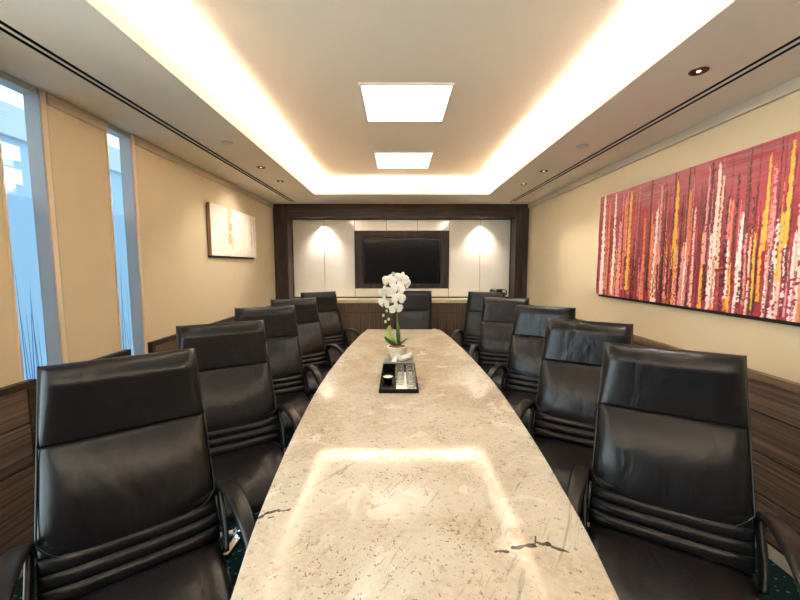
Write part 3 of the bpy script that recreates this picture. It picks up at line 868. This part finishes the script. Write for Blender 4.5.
q = [bm.verts.new(p) for p in ((-.055, -.02, .0615), (-.02, -.028, .0615), (-.012, .01, .108), (-.05, .018, .0615), (-.018, .03, .0615))]
bm.faces.new((q[0], q[1], q[2])); bm.faces.new((q[3], q[4], q[2])); bm.faces.new((q[0], q[3], q[2])); bm.faces.new((q[1], q[4], q[2])); bm.faces.new((q[0], q[1], q[4], q[3]))
obj('tissue_corner', bm, M['tissue'], tbx)

tag(obj('paper_mat', B((-.014, .112, 2.195, 2.60, ZT+.0063, ZT+.0072)), M['tissue']), 'white paper mat under the tumblers on the tray', 'paper mat')
bw = thing('bowl', 'small black bowl filled with white at the left of the tray', 'bowl', (-.068, 2.385, ZT+.0062))
bm = bmesh.new(); lathe(bm, [(0, 0), (.022, 0), (.036, .022), (.038, .036), (.034, .036), (.032, .03), (0, .03)], 24); obj('shell', bm, M['lacquer'], bw, smooth=True)
bm = bmesh.new(); lathe(bm, [(.033, .0305), (.031, .036), (.018, .040), (0, .041)], 24); obj('white_filling', bm, M['porcelain'], bw, smooth=True)

def tumbler():
    t = thing('tumbler', '', 'glass')
    bm = bmesh.new(); lathe(bm, [(0, 0), (.026, 0), (.028, .004), (.0315, .085), (.0302, .0865), (.029, .085), (.0258, .012), (0, .010)], 20)
    obj('glass_wall', bm, M['glass'], t, smooth=True); return t
tm = tumbler()
k = 0
for r, (yy, rn) in enumerate(((2.245, 'front'), (2.335, 'second'), (2.425, 'third'), (2.515, 'rear'))):
    for xx, cn in ((.010, 'left'), (.080, 'right')):
        if r == 0 and cn == 'left': continue
        o = tm if k == 0 else copy_tree(tm)
        o.location = (xx, yy, ZT+.0074)
        tag(o, 'clear glass tumbler in the %s row of the tray, %s column' % (rn, cn), 'glass', 'clear tumblers on the tray'); k += 1

# ---------------------------------------------------------------- orchid
OX, OY = -.011, 3.02
oc = thing('potted_orchid', 'white orchid in a cream pot behind the tray on the table', 'plant', (OX, OY, ZT))
bm = bmesh.new(); lathe(bm, [(0, 0), (.055, 0), (.062, .004), (.082, .095), (.084, .105), (.078, .107), (.074, .095), (0, .09)], 28); obj('pot', bm, M['pot'], oc, smooth=True)
bm = bmesh.new(); lathe(bm, [(0, .118), (.04, .116), (.068, .106), (.075, .097)], 24)
for v in bm.verts: v.co.z += .006*noise.noise(v.co*60)
obj('bark_mulch', bm, M['bark'], oc, smooth=True)
FPX, CXP, CYP = 370., 398.3, 265.5
def at(px, py, d=0.):   # spot on the plant, relative to the pot's foot
    y = OY-.02+d
    return Vector(((px-CXP)*y/FPX-OX, -.02+d, 1.51-(py-CYP)*y/FPX-ZT))
def tube(name, P_, r0, r1, mat, par):
    bm = bmesh.new(); sweep(bm, spline(P_, 6), lambda q: circ(r0+(r1-r0)*q, 7), up=Vector((.1, 1, .1))); return obj(name, bm, mat, par, smooth=True)
tube('stem', [(.02, 0, .1), at(397.5, 335), at(397, 315), at(398, 298), at(399, 286), at(397, 277), at(391, 276), at(387, 286), at(386, 300), at(387, 312), at(388, 319)], .006, .0022, M['stem'], oc)
tube('support_stake', [(.012, .012, .1), at(396.5, 325, .01), at(396.5, 305, .01), at(398, 290, .01)], .0045, .003, M['stem'], oc)
def leaf(P_, w, mat):
    bm = bmesh.new(); C_ = spline(P_, 6); N = len(C_); rows = []
    for i, p in enumerate(C_):
        t = i/(N-1); ww = w*math.sin(PI*min(1, .12+t*.88))**.7
        tg = (C_[min(i+1, N-1)]-C_[max(i-1, 0)]).normalized(); sd = tg.cross(Vector((0, -1, .25))).normalized(); nr = sd.cross(tg)
        rows.append([[bm.verts.new(p+sd*ww*a+nr*(.25*ww*a*a+b)) for a in (-1, -.5, 0, .5, 1)] for b in (0, .003)])
    for A, Bb in zip(rows, rows[1:]):
        for k in range(4):
            bm.faces.new((A[0][k], A[0][k+1], Bb[0][k+1], Bb[0][k])); bm.faces.new((A[1][k], Bb[1][k], Bb[1][k+1], A[1][k+1]))
        for k in (0, 4): bm.faces.new((A[0][k], Bb[0][k], Bb[1][k], A[1][k]))
    obj('leaf', bm, mat, oc, smooth=True)
leaf([(0, 0, .105), at(391, 341), at(388.5, 333), at(390, 325.5)], .031, M['leaflight'])
leaf([(.005, -.01, .105), at(392, 344, -.02), at(387, 340.5, -.03), at(384.2, 337, -.03)], .016, M['leaf'])
leaf([(.02, 0, .105), at(398.5, 340), at(398, 330), at(397.5, 321)], .016, M['leaf'])
leaf([(.02, 0, .105), at(401, 344, -.02), at(405, 341, -.03), at(408, 339, -.04)], .008, M['leaf'])

def petal(bm, a, L, w, cup):
    ca, sa = math.cos(a), math.sin(a); N = 7; rows = []
    for i in range(N+1):
        t = i/N; ww = w*math.sin(PI*(.08+.86*t))**.75; rr = .004+L*t
        row = []
        for q in (-1, -.5, 0, .5, 1):
            x = ww*q; y = cup*(t*t)*L-.10*L*math.sin(PI*t)-.18*ww*(1-q*q)
            row.append(bm.verts.new((rr*ca-x*sa, y, rr*sa+x*ca)))
        rows.append(row)
    for A, Bb in zip(rows, rows[1:]):
        for k in range(4): bm.faces.new((A[k], A[k+1], Bb[k+1], Bb[k]))
def bloom(sz):
    bm = bmesh.new()
    for k in (90, 210, 330): petal(bm, math.radians(k), sz*.98, sz*.34, .25)
    for k in (18, 162): petal(bm, math.radians(k), sz*1.02, sz*.56, -.05)
    bmesh.ops.solidify(bm, geom=bm.faces[:], thickness=.0012)
    b = obj('bloom', bm, M['petal'], oc, smooth=True)
    bm = bmesh.new(); lathe(bm, [(0, -.004), (.007, 0), (.0085, .008), (.005, .018), (0, .021)], 10)
    bmesh.ops.transform(bm, matrix=Matrix.Translation((0, -.004, -.004)) @ Matrix.Rotation(PI/2+.5, 4, 'X'), verts=bm.verts)
    obj('lip', bm, M['lip'], b, smooth=True); return b
rb = random.Random(2)
first = None
for (px, py, d, rz, rx) in ((401.5, 279, -.01, .1, 0), (389, 281.5, -.01, -.25, .1), (394.5, 278.5, .015, 0, -.2), (386, 292.5, -.035, -.35, .15), (397.8, 289, -.04, .05, .1), (398.5, 298.5, -.05, .25, .1), (384, 303.5, -.03, -.7, .2), (396, 309, -.045, .25, .35), (404.5, 283.5, .02, .6, .05)):
    b = bloom(.056) if first is None else copy_tree(first, oc)
    if first is None: first = b
    b.location = at(px, py, d); b.rotation_euler = (rx, rb.uniform(-.3, .3), rz)
fb = None
for (px, py) in ((383.2, 315.7), (388.6, 319.5), (385.3, 322), (386.5, 311)):
    if fb is None:
        bm = bmesh.new(); lathe(bm, [(0, -.014), (.008, -.009), (.011, 0), (.008, .009), (0, .014)], 12); fb = obj('bud', bm, M['bud'], oc, smooth=True); b = fb
    else: b = copy_tree(fb, oc)
    b.location = at(px, py, -.01)

# ---------------------------------------------------------------- outside the glazed slots
FX = -6.8
bl = thing('building', 'pale blue building with white windows seen through the window strips', 'building', (FX, 6.0, 0))
obj('facade', B((-.4, 0, -8, 10, -3, 3.74)), M['facade'], bl)
obj('parapet', B((-.5, .12, -8, 10, 3.74, 4.28)), M['facadeband'], bl)
for k in range(12):
    y = -5.0+k*1.05
    for z in (2.95, 3.36):
        obj('window', B((0, .03, y, y+.62, z, z+.26)), M['outwin'], bl)
obj('string_course', B((0, .10, -8, 10, 2.56, 2.66)), M['facadeband'], bl)
struct(obj('terrace', B((FX, XG-.25, -3, 16, -.2, -.05)), M['outground']))
bpy.data.objects['terrace'].name = 'floor_terrace'

# ---------------------------------------------------------------- world, camera, colour
w = bpy.data.worlds.new('World'); S.world = w; w.use_nodes = True
n = w.node_tree.nodes; l = w.node_tree.links
bg = n['Background']
sk = n.new('ShaderNodeTexSky'); sk.sky_type = 'NISHITA'; sk.sun_disc = False; sk.sun_elevation = math.radians(TILT); sk.sun_rotation = math.radians(80); sk.air_density = 1.0; sk.dust_density = 3.0
sm_ = n.new('ShaderNodeMix'); sm_.data_type = 'RGBA'; sm_.inputs[0].default_value = .8; sm_.inputs[7].default_value = (6.0, 6.6, 7.0, 1)
l.new(sk.outputs[0], sm_.inputs[6]); l.new(sm_.outputs[2], bg.inputs['Color']); bg.inputs['Strength'].default_value = .11

cd = bpy.data.cameras.new('camera'); cam = bpy.data.objects.new('camera', cd); COL.objects.link(cam)
cd.sensor_fit = 'HORIZONTAL'; cd.sensor_width = 36; cd.lens = 370/800*36; cd.clip_start = .02
cam.location = (0, 0, 1.51)
cam.rotation_euler = (PI/2-math.atan(34.5/370), 0, -math.atan(1.7/370))
S.camera = cam
S.view_settings.view_transform = 'Standard'; S.view_settings.look = 'None'; S.view_settings.gamma = 1; S.view_settings.use_curve_mapping = False
S.view_settings.exposure = 2.27
S.cycles.max_bounces = 10; S.cycles.diffuse_bounces = 6; S.cycles.transparent_max_bounces = 16
S.cycles.use_denoising = True
S.cycles.caustics_refractive = False; S.cycles.caustics_reflective = False
